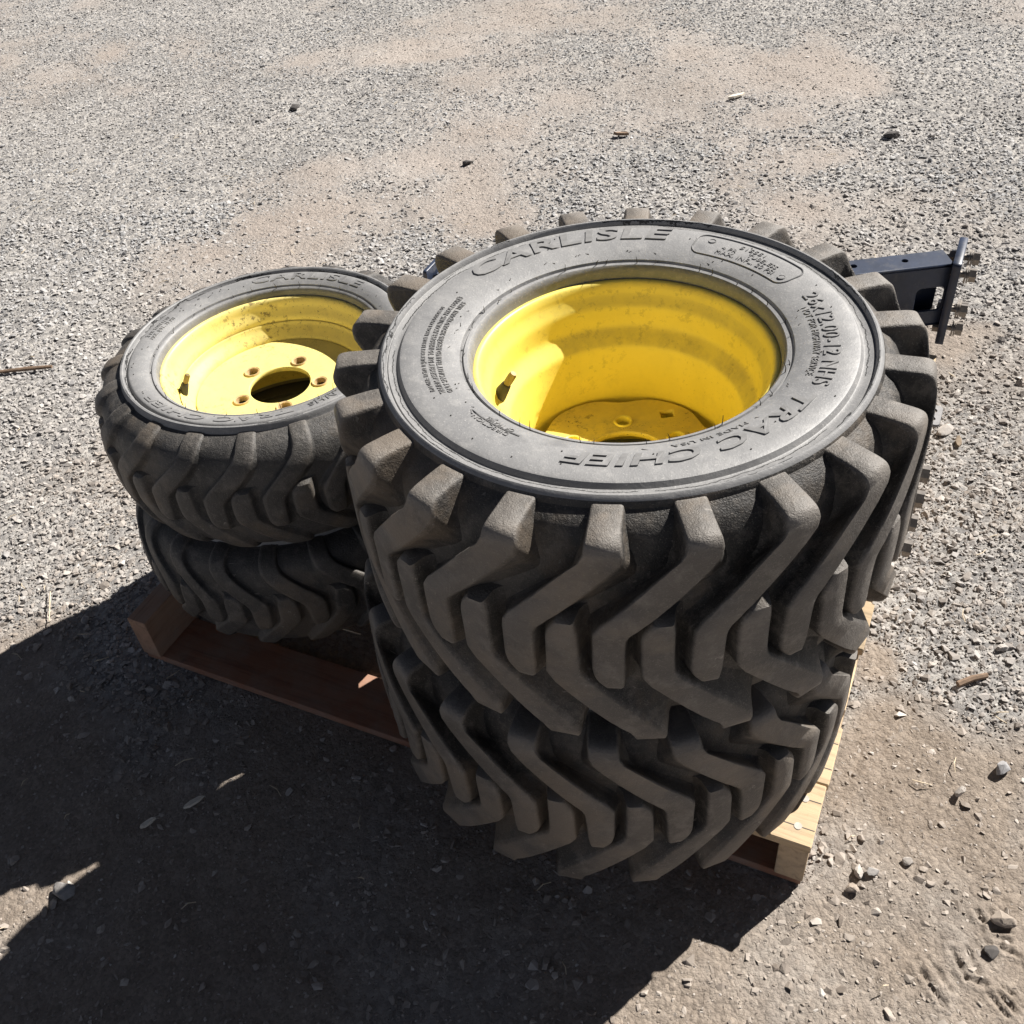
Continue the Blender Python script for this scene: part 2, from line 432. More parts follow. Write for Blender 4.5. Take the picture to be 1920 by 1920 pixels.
def mat_ground():
    m, nt, p = new_mat("dirt_and_gravel_ground")
    ga = N(nt, "ShaderNodeAttribute", attribute_name="gravel")
    n1 = noise(nt, 2.2, 6, .6); n2 = noise(nt, 35, 6, .7); n3 = noise(nt, 260, 4, .7)
    dirt = ramp(nt, n1, [(.3, (.255, .212, .174)), (.5, (.310, .262, .218)), (.72, (.365, .315, .268))])
    dirt = mix(nt, ramp(nt, n2, [(.35, (.6, .6, .6)), (.6, K3)]), dirt, (.20, .164, .132))
    gd = N(nt, 'ShaderNodeAttribute', attribute_name='dusty')       # trodden pale dust of the track, browner packed dirt by the pallet
    dirt = mix(nt, gd.outputs['Fac'], dirt, ramp(nt, n1, [(.3, (.300, .262, .232)), (.5, (.345, .304, .272)), (.72, (.39, .35, .318))]))
    grv = ramp(nt, n1, [(.3, (.275, .265, .254)), (.7, (.345, .332, .318))])
    v = N(nt, "ShaderNodeTexVoronoi"); v.inputs['Scale'].default_value = 95; nt.links.new(coords(nt, 'pos'), v.inputs['Vector'])
    vc = N(nt, "ShaderNodeTexVoronoi"); vc.inputs['Scale'].default_value = 230; nt.links.new(coords(nt, 'pos'), vc.inputs['Vector'])
    bw = N(nt, "ShaderNodeRGBToBW"); nt.links.new(v.outputs['Color'], bw.inputs[0])
    tone = ramp(nt, bw.outputs[0], [(.15, (.60, .60, .61)), (.5, (.95, .94, .93)), (.85, (1.4, 1.38, 1.34))])
    grv = mix(nt, 1.0, grv, tone, 'MULTIPLY')
    bw2 = N(nt, "ShaderNodeRGBToBW"); nt.links.new(vc.outputs['Color'], bw2.inputs[0])
    tone2 = ramp(nt, bw2.outputs[0], [(.1, (.72, .71, .70)), (.6, (1, 1, 1)), (.9, (1.25, 1.24, 1.22))])
    dirt = mix(nt, .7, dirt, tone2, 'MULTIPLY')
    base = mix(nt, ramp(nt, ga.outputs['Fac'], [(.25, K3), (.85, W3)]), dirt, grv)
    nt.links.new(base, p.inputs['Base Color'])
    p.inputs['Roughness'].default_value = .92; p.inputs['Specular IOR Level'].default_value = .2
    bump(nt, p, noise(nt, 900, 3, .8), .5, .002)
    bump(nt, p, n3, .7, .004)
    bump(nt, p, v.outputs['Distance'], .45, -.005)
    bump(nt, p, vc.outputs['Distance'], .35, -.0025)
    return m
gme.materials.append(mat_ground())
ground = link(bpy.data.objects.new("ground", gme)); ground['kind'] = 'structure'

# ------------------------------------------------------------------ gravel (crushed stone, instanced)
def mat_stone():
    m, nt, p = new_mat("crushed_stone")
    oi = N(nt, "ShaderNodeObjectInfo")
    c = ramp(nt, oi.outputs['Random'], [(0, (.225, .223, .223)), (.12, (.295, .293, .293)), (.5, (.345, .343, .343)), (.75, (.385, .382, .38)), (.88, (.365, .345, .328)), (.96, (.445, .438, .43)), (1, (.53, .52, .51))])
    n = noise(nt, 130, 4, .7)
    c = mix(nt, ramp(nt, n, [(.35, (.3, .3, .3)), (.65, K3)]), c, (.32, .312, .305))
    c = mix(nt, ramp(nt, noise(nt, 1.6, 4, .6), [(.45, K3), (.70, (.45, .45, .45))]), c, (.45, .41, .37))
    ia = N(nt, "ShaderNodeAttribute", attribute_name="dirt", attribute_type='INSTANCER')
    dc = ramp(nt, oi.outputs['Random'], [(0, (.20, .165, .135)), (.5, (.29, .248, .210)), (.9, (.36, .315, .272)), (1, (.46, .42, .38))])
    c = mix(nt, ia.outputs['Fac'], c, dc)
    nt.links.new(c, p.inputs['Base Color'])
    p.inputs['Roughness'].default_value = .8; p.inputs['Specular IOR Level'].default_value = .35
    bump(nt, p, n, .35, .003)
    return m
M_stone = mat_stone()

def stone_mesh(name, seed, npt=13, mat=None, flat=(.6, .95), elong=(.65, 1.0)):
    rs = random.Random(seed)
    bm = bmesh.new()
    sy = rs.uniform(*elong); sz = rs.uniform(*flat) * .75
    for i in range(npt):
        v = Vector((rs.gauss(0, 1), rs.gauss(0, 1), rs.gauss(0, 1))).normalized() * rs.uniform(.82, 1.1)
        bm.verts.new((v.x * .5, v.y * .5 * sy, v.z * .5 * sz))
    r = bmesh.ops.convex_hull(bm, input=bm.verts[:])
    bmesh.ops.delete(bm, geom=[g for g in r['geom_interior'] if isinstance(g, bmesh.types.BMVert)], context='VERTS')
    bmesh.ops.recalc_face_normals(bm, faces=bm.faces[:])
    me = bpy.data.meshes.new(name); bm.to_mesh(me); bm.free()
    me.materials.append(mat or M_stone)
    return me

src = bpy.data.collections.new("gravel_source")
for i in range(36):
    src.objects.link(bpy.data.objects.new("stone_shape_%02d" % i, stone_mesh("stone_shape", 100 + i, random.choice((10, 12, 14, 17)))))

def in_pallet(x, y, m=0.0):
    a = -((x - PA[0]) * EX[0] + (y - PA[1]) * EX[1]); b = (x - PA[0]) * EY[0] + (y - PA[1]) * EY[1]
    return (a > m) & (a < PW - m) & (b > m) & (b < PD - m)

def scatter(n, x0, x1, y0, y1, smin, smax, power, keep):
    x = rng.uniform(x0, x1, n); y = rng.uniform(y0, y1, n)
    # only where a camera at or beside the photograph's could look
    vis = (y > .05) & (np.abs(x - .0) < .95 + .62 * y)
    g = gravel_mask(x, y)
    k = vis & (rng.random(n) < keep(g, y)) & ~in_pallet(x, y, .03)
    k &= ~((x > .475) & (x < .60) & (y > .43) & (y < .545) & (rng.random(n) < .85))
    x, y, g = x[k], y[k], g[k]
    s = smin + (smax - smin) * rng.random(len(x)) ** power
    return x, y, s, g

parts = []
# main crushed stone
parts.append(scatter(230000, -3.4, 3.4, .05, 3.0, .0052, .0215, 2.4, lambda g, y: np.clip((g - .14) * 1.4, .075, 1)))
parts.append(scatter(190000, -4.6, 4.6, 3.0, 6.6, .0065, .0155, 2.0, lambda g, y: np.clip((g - .12) * 1.35, .08, 1)))
# fine grit on the dirt near the camera
parts.append(scatter(190000, -1.6, 1.9, .1, 2.0, .0022, .0075, 1.9, lambda g, y: np.clip(.40 + .4 * g, 0, 1) * np.clip(2.2 - y, .35, 1)))
parts.append(scatter(26000, -1.6, 1.9, .1, 2.2, .006, .0175, 2.4, lambda g, y: .22 + .3 * g))
parts.append(scatter(120000, -2.6, 2.8, 2.0, 5.0, .004, .010, 1.5, lambda g, y: np.clip(1.25 - g, .1, 1)))
# scattered larger stones
parts.append(scatter(1700, -3.0, 3.0, .1, 5.5, .018, .030, 2.5, lambda g, y: np.clip(g - .2, .02, .6)))
px_ = np.concatenate([q[0] for q in parts]); py_ = np.concatenate([q[1] for q in parts]); ps_ = np.concatenate([q[2] for q in parts]); pg_ = np.concatenate([q[3] for q in parts])
pz_ = ground_h(px_, py_) + ps_ * rng.uniform(-.20, .06, len(px_)) + np.where(pg_ > .55, rng.random(len(px_)) * .003, 0)
npnt = len(px_)
pm = bpy.data.meshes.new("gravel")
pm.vertices.add(npnt); pm.vertices.foreach_set('co', np.stack([px_, py_, pz_], -1).ravel())
a = pm.attributes.new("rot", 'FLOAT_VECTOR', 'POINT')
a.data.foreach_set('vector', np.stack([rng.normal(0, .35, npnt), rng.normal(0, .35, npnt), rng.uniform(0, 6.283, npnt)], -1).astype(np.float32).ravel())
a = pm.attributes.new("sc", 'FLOAT_VECTOR', 'POINT')
a.data.foreach_set('vector', (ps_[:, None] * rng.uniform(.85, 1.25, (npnt, 3)) * np.array([1, 1, .72])).astype(np.float32).ravel())
a = pm.attributes.new("dirt", 'FLOAT', 'POINT'); a.data.foreach_set('value', np.clip((1.05 - pg_) * 1.15 - np.clip((py_ - 1.9) * .5, 0, .45) + .50 * np.clip((2.6 - py_) / 1.3, 0, 1) * rng.uniform(.4, 1.3, npnt), 0, .93).astype(np.float32))
a = pm.attributes.new("pick", 'INT', 'POINT'); a.data.foreach_set('value', rng.integers(0, 36, npnt).astype(np.int32))
gravel = link(bpy.data.objects.new("gravel", pm)); gravel['kind'] = 'stuff'
gravel['label'] = "grey crushed stone gravel strewn over the yard"; gravel['category'] = "gravel"
ng = bpy.data.node_groups.new("gravel_scatter", 'GeometryNodeTree')
ng.interface.new_socket("Geometry", in_out='INPUT', socket_type='NodeSocketGeometry')
ng.interface.new_socket("Geometry", in_out='OUTPUT', socket_type='NodeSocketGeometry')
gi = ng.nodes.new("NodeGroupInput"); go = ng.nodes.new("NodeGroupOutput")
iop = ng.nodes.new("GeometryNodeInstanceOnPoints"); ci = ng.nodes.new("GeometryNodeCollectionInfo")
ci.inputs[0].default_value = src; ci.inputs['Separate Children'].default_value = True; ci.inputs['Reset Children'].default_value = True
iop.inputs['Pick Instance'].default_value = True
def attr(name, t):
    n = ng.nodes.new("GeometryNodeInputNamedAttribute"); n.data_type = t; n.inputs[0].default_value = name
    return [o for o in n.outputs if o.enabled and o.name == 'Attribute'][0]
e2r = ng.nodes.new("FunctionNodeEulerToRotation")
ng.links.new(attr("rot", 'FLOAT_VECTOR'), e2r.inputs[0])
ng.links.new(gi.outputs[0], iop.inputs['Points']); ng.links.new(ci.outputs[0], iop.inputs['Instance'])
ng.links.new(attr("pick", 'INT'), iop.inputs['Instance Index']); ng.links.new(e2r.outputs[0], iop.inputs['Rotation']); ng.links.new(attr("sc", 'FLOAT_VECTOR'), iop.inputs['Scale'])
ng.links.new(iop.outputs[0], go.inputs[0])
md = gravel.modifiers.new("scatter", 'NODES'); md.node_group = ng

# ------------------------------------------------------------------ pallet
pal = empty("pallet", (PA[0], PA[1], 0), YAW)       # local: x = -a, y = b
tag(pal, "pale pine shipping pallet under the stacked wheels", "pallet")
T = .0146
def pbox(name, a0, a1, b0, b1, z0, z1, mat, bev=.0012, jit=.0):
    cx, cy, cz = -(a0 + a1) / 2, (b0 + b1) / 2, (z0 + z1) / 2
    mb = MB(); hx, hy, hz = abs(a1 - a0) / 2, (b1 - b0) / 2, (z1 - z0) / 2
    mb.box((-hx, -hy, -hz), (hx, hy, hz), bev=bev)
    return mb.build(name, mat, pal, loc=(cx, cy, cz), rot=(0, 0, random.uniform(-jit, jit)))
SZ0, SZ1 = T, PH - T
for a0 in (.002, .55, PW - .040):
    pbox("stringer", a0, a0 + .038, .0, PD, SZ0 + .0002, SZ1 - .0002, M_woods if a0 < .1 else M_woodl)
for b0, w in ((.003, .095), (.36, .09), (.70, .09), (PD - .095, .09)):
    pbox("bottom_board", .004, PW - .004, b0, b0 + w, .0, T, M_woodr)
# top boards: the two at the front reach only from the right edge to the middle stringer
tops = [(-.008, .088, .0, .585), (.0895, .187, -.002, .585), (.218, .306, .001, PW), (.335, .432, -.003, PW), (.470, .56, .0, PW), (.60, .695, .002, PW), (.735, .83, -.001, PW), (.868, .96, .0, PW), (1.0, 1.145, -.002, PW)]
for b0, b1, a0, a1 in tops:
    bd = pbox("deck_board", a0, a1, b0, b1, PH - T, PH, M_wood, .0015, .0012)
    for na in ((.022, .57) if a1 < 1 else (.022, .57, PW - .02)):
        for fb in (.26, .70):
            lx = -na + (a0 + a1) / 2; ly = b0 + (b1 - b0) * fb - (b0 + b1) / 2
            mb = MB(); mb.tube([(lx, ly, T / 2 - .004), (lx, ly, T / 2 + .0008)], .0052, 12)
            nl = mb.build("nail", M_nail, bd)
    if b0 < .2:
        # drying splits that run through the nails to the end of the board
        for fb in (.26, .70):
            ly = b0 + (b1 - b0) * fb - (b0 + b1) / 2
            mb = MB(); xr = (a1 - a0) / 2
            mb.box((xr - .05, ly - .0006, T / 2 - .002), (xr - .001, ly + .0006, T / 2 + .0003))
            mb.build("split", M_black, bd)

# ------------------------------------------------------------------ wheels
def interp_prof(prof):
    pr = np.array(prof)
    def zs(r): return np.interp(r, pr[:, 0], pr[:, 1])
    return zs

def smooth_poly(pts, n):
    """Catmull-Rom resample"""
    P = [np.array(p, float) for p in pts]; o = []
    for i in range(len(P) - 1):
        p0 = P[max(i - 1, 0)]; p1 = P[i]; p2 = P[i + 1]; p3 = P[min(i + 2, len(P) - 1)]
        for k in range(n):
            t = k / n
            o.append(.5 * (2 * p1 + (p2 - p0) * t + (2 * p0 - 5 * p1 + 4 * p2 - p3) * t * t + (3 * p1 - p0 - 3 * p2 + p3) * t ** 3))
    o.append(P[-1]); return o

def lug_mesh(name, st, mat, base, mirror, pitch_shift, flare=.009, bev=.0045, sub=3, seed=0, lift=.0):
    rs = random.Random(seed)
    S0 = smooth_poly(st, sub); S = []
    for i, q in enumerate(S0):            # keep the lug's course angular, only its section is rounded
        u = i / sub; k = min(int(u), len(st) - 2); t = u - k
        lin = st[k][4] + (st[k + 1][4] - st[k][4]) * t
        S.append((q[0] - .0012 * (.5 + .5 * math.sin(i * .31 + seed * 1.9)), q[1], q[2], q[3], .75 * lin + .25 * q[4], q[5] * .94))
    ph = [rs.uniform(0, 6.28) for _ in range(4)]
    v = []; f = []; m = 11
    for (ro, zo, rb, zb, s, hw) in S:
        Rm = ro
        th = s / .32
        def pt(off, fr, extra=0.0):
            rb_ = rb + lift * min(1.0, max(0.0, (rb - .268) / .02))
            r = rb_ + (ro - rb_) * fr; z = zb + (zo - zb) * fr
            a = th + off / max(r, .2) + pitch_shift
            zz = -z if mirror else z
            return (r * math.cos(a), r * math.sin(a), zz)
        sec = [(-hw - flare, -.12), (-hw - flare * .45, .06), (-hw - flare * .16, .30), (-hw, .80), (-hw + bev * .35, .94), (-hw + bev, 1.0),
               (hw - bev, 1.0), (hw - bev * .35, .94), (hw, .80), (hw + flare * .16, .30), (hw + flare * .45, .06)]
        sec = sec + [(hw + flare, -.12)]
        m = len(sec)
        ki = len(v) / 12.0
        ws = 1.0 + .04 * math.sin(ki * .23 + ph[0])
        v += [pt(a_ * ws + .0010 * math.sin(ki * .17 + ph[1]), b_) for a_, b_ in sec]
    n = len(S)
    for i in range(n - 1):
        for k in range(m - 1):
            q = (i * m + k, i * m + k + 1, (i + 1) * m + k + 1, (i + 1) * m + k)
            f.append(q if mirror else q[::-1])
    c0 = tuple(range(m)); c1 = tuple(range((n - 1) * m, n * m))
    f.append(c0 if not mirror else c0[::-1]); f.append(c1[::-1] if not mirror else c1)
    mi = [(0 if 3 <= k <= 7 else 1) for i in range(n - 1) for k in range(m - 1)] + [1, 1]   # scuffed outer faces; flanks, like the gaps, get the darker tone
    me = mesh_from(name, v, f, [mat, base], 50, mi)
    bm = bmesh.new(); bm.from_mesh(me); bmesh.ops.recalc_face_normals(bm, faces=bm.faces[:]); bm.to_mesh(me); bm.free()
    me.polygons.foreach_set('use_smooth', [True] * len(me.polygons)); me.set_sharp_from_angle(angle=R(55))
    return me

def text_mesh(name, body, mat, rc, th0, th1, height, zs, bold=0.0, shear=0.0, depth=.0014):
    """raised lettering bent clockwise round the sidewall from th0 to th1 (degrees), tops outward"""
    cu = bpy.data.curves.new(name, 'FONT'); cu.body = body; cu.size = 1.0; cu.extrude = .5; cu.offset = bold; cu.shear = shear
    cu.resolution_u = 3; cu.space_character = 1.08
    me = curve_to_mesh(name, cu, mat)
    co = np.empty(len(me.vertices) * 3); me.vertices.foreach_get('co', co); co = co.reshape(-1, 3)
    x0, x1 = co[:, 0].min(), co[:, 0].max(); y0, y1 = co[:, 1].min(), co[:, 1].max()
    th = R(th0) + (co[:, 0] - x0) / (x1 - x0) * (R(th1) - R(th0))
    r = rc + ((co[:, 1] - y0) / (y1 - y0) - .5) * height
    z = zs(r) + np.where(co[:, 2] > 0, depth, -.001)
    me.vertices.foreach_set('co', np.stack([r * np.cos(th), r * np.sin(th), z], -1).ravel()); me.update()
    return me

BIG = dict(hw=.1514, R=.321, N=22,
    prof=[(.1640, .110), (.1652, .121), (.1662, .130), (.1676, .1352), (.1700, .1376), (.1735, .1384), (.1745, .1362), (.1762, .1364), (.1776, .1402), (.183, .1424), (.195, .1458), (.210, .1482), (.225, .1494), (.2385, .1496), (.2410, .1488), (.2445, .1440), (.2460, .1436), (.2500, .1444), (.2538, .1454), (.2548, .1440), (.2560, .1444), (.2571, .1494), (.2584, .1512), (.2600, .1514), (.2617, .1502), (.2640, .1472), (.2658, .1436), (.2664, .1408), (.2690, .1388), (.2755, .1350), (.2825, .1275), (.2880, .1165), (.2922, .1010), (.2950, .0810), (.2968, .0550), (.2976, .0280), (.2978, 0)],
    split=25,
    lug=[(.2650, .1452, .262, .134, 0, .0160), (.2780, .1452, .270, .130, 0, .0166), (.2920, .1447, .278, .122, 0, .0172), (.3050, .1436, .283, .113, 0, .0178), (.3128, .1402, .2865, .105, 0, .0184), (.3168, .1325, .2885, .097, -.0005, .0190), (.3184, .1220, .2900, .089, -.0050, .0204), (.3192, .1080, .2908, .080, -.0175, .0222), (.3200, .0870, .2915, .067, -.0365, .0226), (.3206, .0650, .292, .052, -.0560, .0226), (.3211, .0440, .2923, .036, -.0750, .0222), (.3214, .0315, .2925, .026, -.0842, .0198), (.3216, .0220, .2925, .018, -.0862, .0180), (.3217, .0020, .2925, .001, -.0865, .0174), (.3216, -.0200, .2925, -.022, -.0865, .0170), (.3214, -.0330, .2925, -.036, -.0850, .0150), (.3208, -.0440, .2924, -.050, -.0815, .0100)])
SML = dict(hw=.1032, R=.274, N=20,
    prof=[(.1640, .062), (.1650, .072), (.1658, .082), (.1670, .0880), (.1692, .0905), (.1722, .0914), (.1732, .0894), (.1746, .0896), (.1758, .0932), (.181, .0958), (.188, .0986), (.195, .1000), (.2015, .1004), (.2030, .1001), (.2045, .0992), (.2062, .0962), (.2075, .0960), (.2092, .0982), (.2102, .1020), (.2120, .1032), (.2145, .1030), (.2160, .1010), (.2168, .0970), (.2180, .0940), (.2260, .0925), (.2360, .0885), (.2450, .0820), (.2520, .0725), (.2568, .0590), (.2596, .0420), (.2610, .0200), (.2614, 0)],
    split=23,
    lug=[(.2168, .0962, .214, .0895, 0, .0130), (.2285, .0952, .2255, .0892, 0, .0136), (.2405, .0915, .2365, .0852, 0, .0142), (.2505, .0855, .2455, .0780, -.001, .0146), (.2585, .0765, .2525, .0690, -.006, .0158), (.2645, .0645, .2567, .0570, -.0180, .0180), (.2685, .0500, .2593, .0440, -.0350, .0190), (.2708, .0350, .2605, .0310, -.0530, .0192), (.2722, .0220, .2611, .0190, -.0675, .0182), (.2728, .0130, .2613, .0110, -.0725, .0164), (.2731, -.0020, .2613, -.0030, -.0735, .0156), (.2728, -.0170, .2613, -.0190, -.0735, .0148), (.2722, -.0250, .2612, -.0280, -.0720, .0128), (.2714, -.0310, .2612, -.0350, -.0695, .0090)])

def make_assets(W, side, tread, base, flare, bev):
    p = W['prof']; prof = p + [(r, -z) for r, z in reversed(p[:-1])]
    v, f = revolve(prof, 216, flip=True)
    # slight out-of-round, lumpy rubber
    nseg = len(prof) - 1; sp = W['split']
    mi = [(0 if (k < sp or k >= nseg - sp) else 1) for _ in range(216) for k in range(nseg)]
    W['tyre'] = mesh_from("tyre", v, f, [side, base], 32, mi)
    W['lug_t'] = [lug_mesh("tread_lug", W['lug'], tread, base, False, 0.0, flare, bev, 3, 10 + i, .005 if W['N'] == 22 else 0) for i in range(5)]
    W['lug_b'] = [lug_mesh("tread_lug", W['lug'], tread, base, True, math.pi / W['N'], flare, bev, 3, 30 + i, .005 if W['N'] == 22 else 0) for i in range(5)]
    W['zs'] = interp_prof([q for q in p if q[0] < W['prof'][W['split']][0]])
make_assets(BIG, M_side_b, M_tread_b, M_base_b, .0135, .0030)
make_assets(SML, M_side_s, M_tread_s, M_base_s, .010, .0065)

# rims
def rim_profile(hw, fl, well_r, seat, drop):
    """top half from the flange lip inward; returns closed inner-skin profile"""
    z = fl
    return [(.1600, z - .010), (.1655, z - .003), (.1668, z + .0015), (.1655, z + .0045), (.1625, z + .0055), (.1590, z + .0035), (.1565, z - .002), (.1548, z - .009),
            (.1515, z - .0165), (.1490, z - .0215), (.1475, z - .027), (.1465, z - .040), (.1455, z - drop), (.1425, z - drop - .006), (.1340, z - drop - .0165), (.1305, z - drop - .022), (.1290, z - drop - .030), (well_r, z - drop - .050)]
RB = rim_profile(.1514, .1165, .1265, 0, .047)
RS = rim_profile(.1032, .0740, .1285, 0, .030)
def rim_mesh(top, mat, zlow):
    bot = [(r, -z) for r, z in reversed(top)]
    prof = smooth_poly(top, 3) + smooth_poly(bot, 3)
    inner = [tuple(q) for q in prof]
    v, f = revolve(inner, 160, flip=False)
    return mesh_from("rim", v, f, mat, 40)
def disc_mesh(mat, Ro, lobes, amp, hole, nb, rb, hb, ang0, extra=(), ph=0.0):
    outer = []
    for i in range(180):
        t = 2 * math.pi * i / 180
        r = Ro - amp * (.5 + .5 * math.cos(lobes * (t - ph))) ** 2.2 if lobes else Ro
        outer.append((r * math.cos(t), r * math.sin(t)))
    holes = [circ(0, 0, hole, 64)] + [circ(rb * math.cos(R(ang0 + 360 * k / nb)), rb * math.sin(R(ang0 + 360 * k / nb)), hb, 20) for k in range(nb)]
    for (cx, cy, s) in extra:
        holes.append([(cx - s, cy - s * .8), (cx + s, cy - s * .8), (cx + s, cy + s * .8), (cx - s, cy + s * .8)])
    return plate("wheel_disc", outer, holes, .008, mat, .0012)
DB = disc_mesh(M_yel_d, .1225, 6, .010, .0515, 6, .0715, .0088, 23, ((.1 * math.cos(R(50)), .1 * math.sin(R(50)), .008),), R(23))
DS = disc_mesh(M_yel_s, .1288, 0, 0, .047, 5, .0635, .0095, 66)
RBm = rim_mesh(RB, M_yel_b, 0); RSm = rim_mesh(RS, M_yel_s, 0)
def ring_mesh(name, r0, r1, z0, z1, mat, n=28):
    v, f = revolve([(r1, 0), (r1 - .001, z1), (r0, z1 * .6), (r0 - .0012, z0)], n)
    return mesh_from(name, v, f, mat, 40)
SEAT_B = ring_mesh("bolt_seat", .0088, .0118, -.006, .0022, M_yel_b); SEAT_S = ring_mesh("bolt_seat", .0095, .0132, -.006, .0026, M_rust)

def make_wheel(name, label, group, W, rim, disc, seat, nb, rb, ang0, discz, loc, spin, flip, top):
    root = empty(name, loc)
    tag(root, label, "wheel", group)
    hw = W['hw']
    rx = math.pi if flip else 0.0
    ty = obj("tyre", W['tyre'], root, (0, 0, hw), (rx, 0, spin))
    for k in range(W['N']):
        a = 2 * math.pi * k / W['N']
        obj("tread_lug", random.choice(W['lug_t']), ty, None, (0, 0, a + random.gauss(0, .004))); obj("tread_lug", random.choice(W['lug_b']), ty, None, (0, 0, a + random.gauss(0, .004)))
    rm = obj("rim", rim, root, (0, 0, hw), (rx, 0, spin))
    dk = obj("wheel_disc", disc, root, (0, 0, hw + (-discz if flip else discz)), (rx, 0, 0))
    for k in range(nb):
        a = R(ang0 + 360 * k / nb)
        obj("bolt_seat", seat, dk, (rb * math.cos(a), rb * math.sin(a), .0042), (0, 0, 0))
    return root, ty, rm

PT = PH + .0006
BX, BY = .141, .902
w_bl, _, _ = make_wheel("tractor_wheel", "wide deep-lugged wheel at the bottom of the large stack, mostly in shadow", "wide wheels of the large stack", BIG, RBm, DB, SEAT_B, 6, .0715, 23, -.027, (.118, .905, PT), R(6.5), True, False)
w_bt, t_bt, r_bt = make_wheel("tractor_wheel", "wide deep-lugged wheel with yellow rim on top of the large stack", "wide wheels of the large stack", BIG, RBm, DB, SEAT_B, 6, .0715, 23, -.027, (BX, BY, PT + 2 * .1514 + .0005), R(-90 + 3.5), False, True)
w_sl, _, _ = make_wheel("tractor_wheel", "narrow worn wheel at the bottom of the small stack, in deep shadow", "narrow wheels of the small stack", SML, RSm, DS, SEAT_S, 5, .0635, 66, .006, (-.344, 1.296, PT), R(4), True, False)
w_st, t_st, r_st = make_wheel("tractor_wheel", "narrow worn wheel with sunlit five-hole yellow disc on top of the small stack", "narrow wheels of the small stack", SML, RSm, DS, SEAT_S, 5, .0635, 66, .016, (-.333, 1.298, PT + 2 * .1032 + .0005), R(-2), False, True)

# lettering and moulded marks on the two upper tyres (angles are world angles about the wheel axis)
def letters(ty, W, items, spin):
    for (nm, body, rc, a0, a1, h, bold, sh, dp) in items:
        me = text_mesh(nm, body, M_letter, rc, a0, a1, h, W['zs'], bold, sh, dp)
        obj(nm, me, ty, None, (0, 0, -spin))
SP_B = R(-90 + 3.5); SP_S = R(-2)
letters(t_bt, BIG, [
    ("lettering", "CARLISLE", .2255, 132.5, 66, .0265, .022, .12, .0017),
    ("lettering", "TRAC CHIEF", .2085, -42, -115, .0205, .022, .18, .0016),
    ("lettering", "26x12.00-12 NHS", .2135, 10, -37, .0165, .0, 0, .0014),
    ("lettering", "NOT FOR HIGHWAY SERVICE", .1985, 4, -33, .0070, .0, 0, .0010),
    ("lettering", "MADE IN USA", .1905, -62, -86, .0055, 0, 0, .0009),
    ("lettering", "51S551", .2245, 43, 34, .0062, .0, 0, .0010),
    ("lettering", "4 PR     TUBELESS", .2150, 48, 27, .0062, .0, 0, .0010),
    ("lettering", "MAX. INFL. 20 PSI", .2060, 49, 26, .0066, .0, 0, .0010),
    ("lettering", "OF TRAVEL", .1905, -133, -144, .0058, 0, 0, .0009),
    ("lettering", "DIRECTION", .1995, -133, -147, .0058, 0, 0, .0009),
    ("lettering", "DANGER: FATAL INJURY MAY RESULT FROM EXPLOSION OF", .2150, 197, 152, .0058, 0, 0, .0010),
    ("lettering", "TIRE/RIM ASSEMBLY DUE TO IMPROPER MOUNTING PROCEDURES", .2070, 199, 145, .0058, 0, 0, .0010),
    ("lettering", "ONLY SPECIALLY TRAINED PERSONS SHOULD MOUNT TIRES", .1990, 199, 147, .0058, 0, 0, .0010),
], SP_B)
letters(t_st, SML, [
    ("lettering", "CARLISLE", .1925, 103, 44, .0145, .014, .1, .0010),
    ("lettering", "TRAC CHIEF", .1920, -73, -145, .0125, .014, .15, .0010),
    ("lettering", "20x8.00-10 NHS", .1935, -22, -67, .0100, 0, 0, .0012),
    ("lettering", "NOT FOR HIGHWAY SERVICE", .1850, -22, -64, .0045, 0, 0, .0009),
    ("lettering", "4 PR TUBELESS", .1945, 165, 148, .0050, 0, 0, .0009),
    ("lettering", "MAX. INFL. 35 PSI", .1875, 166, 147, .0050, 0, 0, .0009),
], SP_S)

def polar(r, deg, z): return (r * math.cos(R(deg)), r * math.sin(R(deg)), z)
# outlined panel round the inflation text, and its two mould rings
zsb = BIG['zs']
mb = MB(); loop = []
for (x, y) in rrect(0, 0, 1, 1, .22, 8): pass
x0, x1, y0, y1 = 19.5, 57.5, .1965, .2345
pts = []
def arc(a0, r0, a1, r1, n):
    return [(a0 + (a1 - a0) * i / n, r0 + (r1 - r0) * i / n) for i in range(n)]
rc_ = .012; ra = math.degrees(rc_ / .215)
for (ca, cr, s0) in ((x1 - ra, y1 - rc_, 0), (x1 - ra, y0 + rc_, 270)): pass
def corner(ca, cr, d0, d1):
    return [(ca + ra * math.cos(R(d0 + (d1 - d0) * i / 7)), cr + rc_ * math.sin(R(d0 + (d1 - d0) * i / 7))) for i in range(8)]
pts += corner(x1 - ra, y1 - rc_, 0, 90) + arc(x1 - ra, y1, x0 + ra, y1, 20)[1:] + corner(x0 + ra, y1 - rc_, 90, 180) + corner(x0 + ra, y0 + rc_, 180, 270) + arc(x0 + ra, y0, x1 - ra, y0, 20)[1:] + corner(x1 - ra, y0 + rc_, 270, 360)
pts.append(pts[0])
mb.tube([polar(r, a_, float(zsb(r)) + .0002) for a_, r in pts], .0011, 6)
for (a_, r) in ((52.5, .2235), (22.5, .2075)):
    c = Vector(polar(r, a_, float(zsb(r)) + .0002))
    mb.tube([c + Vector((.0042 * math.cos(t), .0042 * math.sin(t), 0)) for t in np.linspace(0, 2 * math.pi, 17)], .0008, 5)
mb.build("moulded_panel", M_letter, t_bt, 60, rot=(0, 0, -SP_B))
mb = MB()
mb.tube([polar(.1950, a_, float(zsb(.195)) + .0003) for a_ in np.linspace(-130, -150, 12)] + [polar(.199, -148, float(zsb(.199)) + .0003)], .0009, 5)
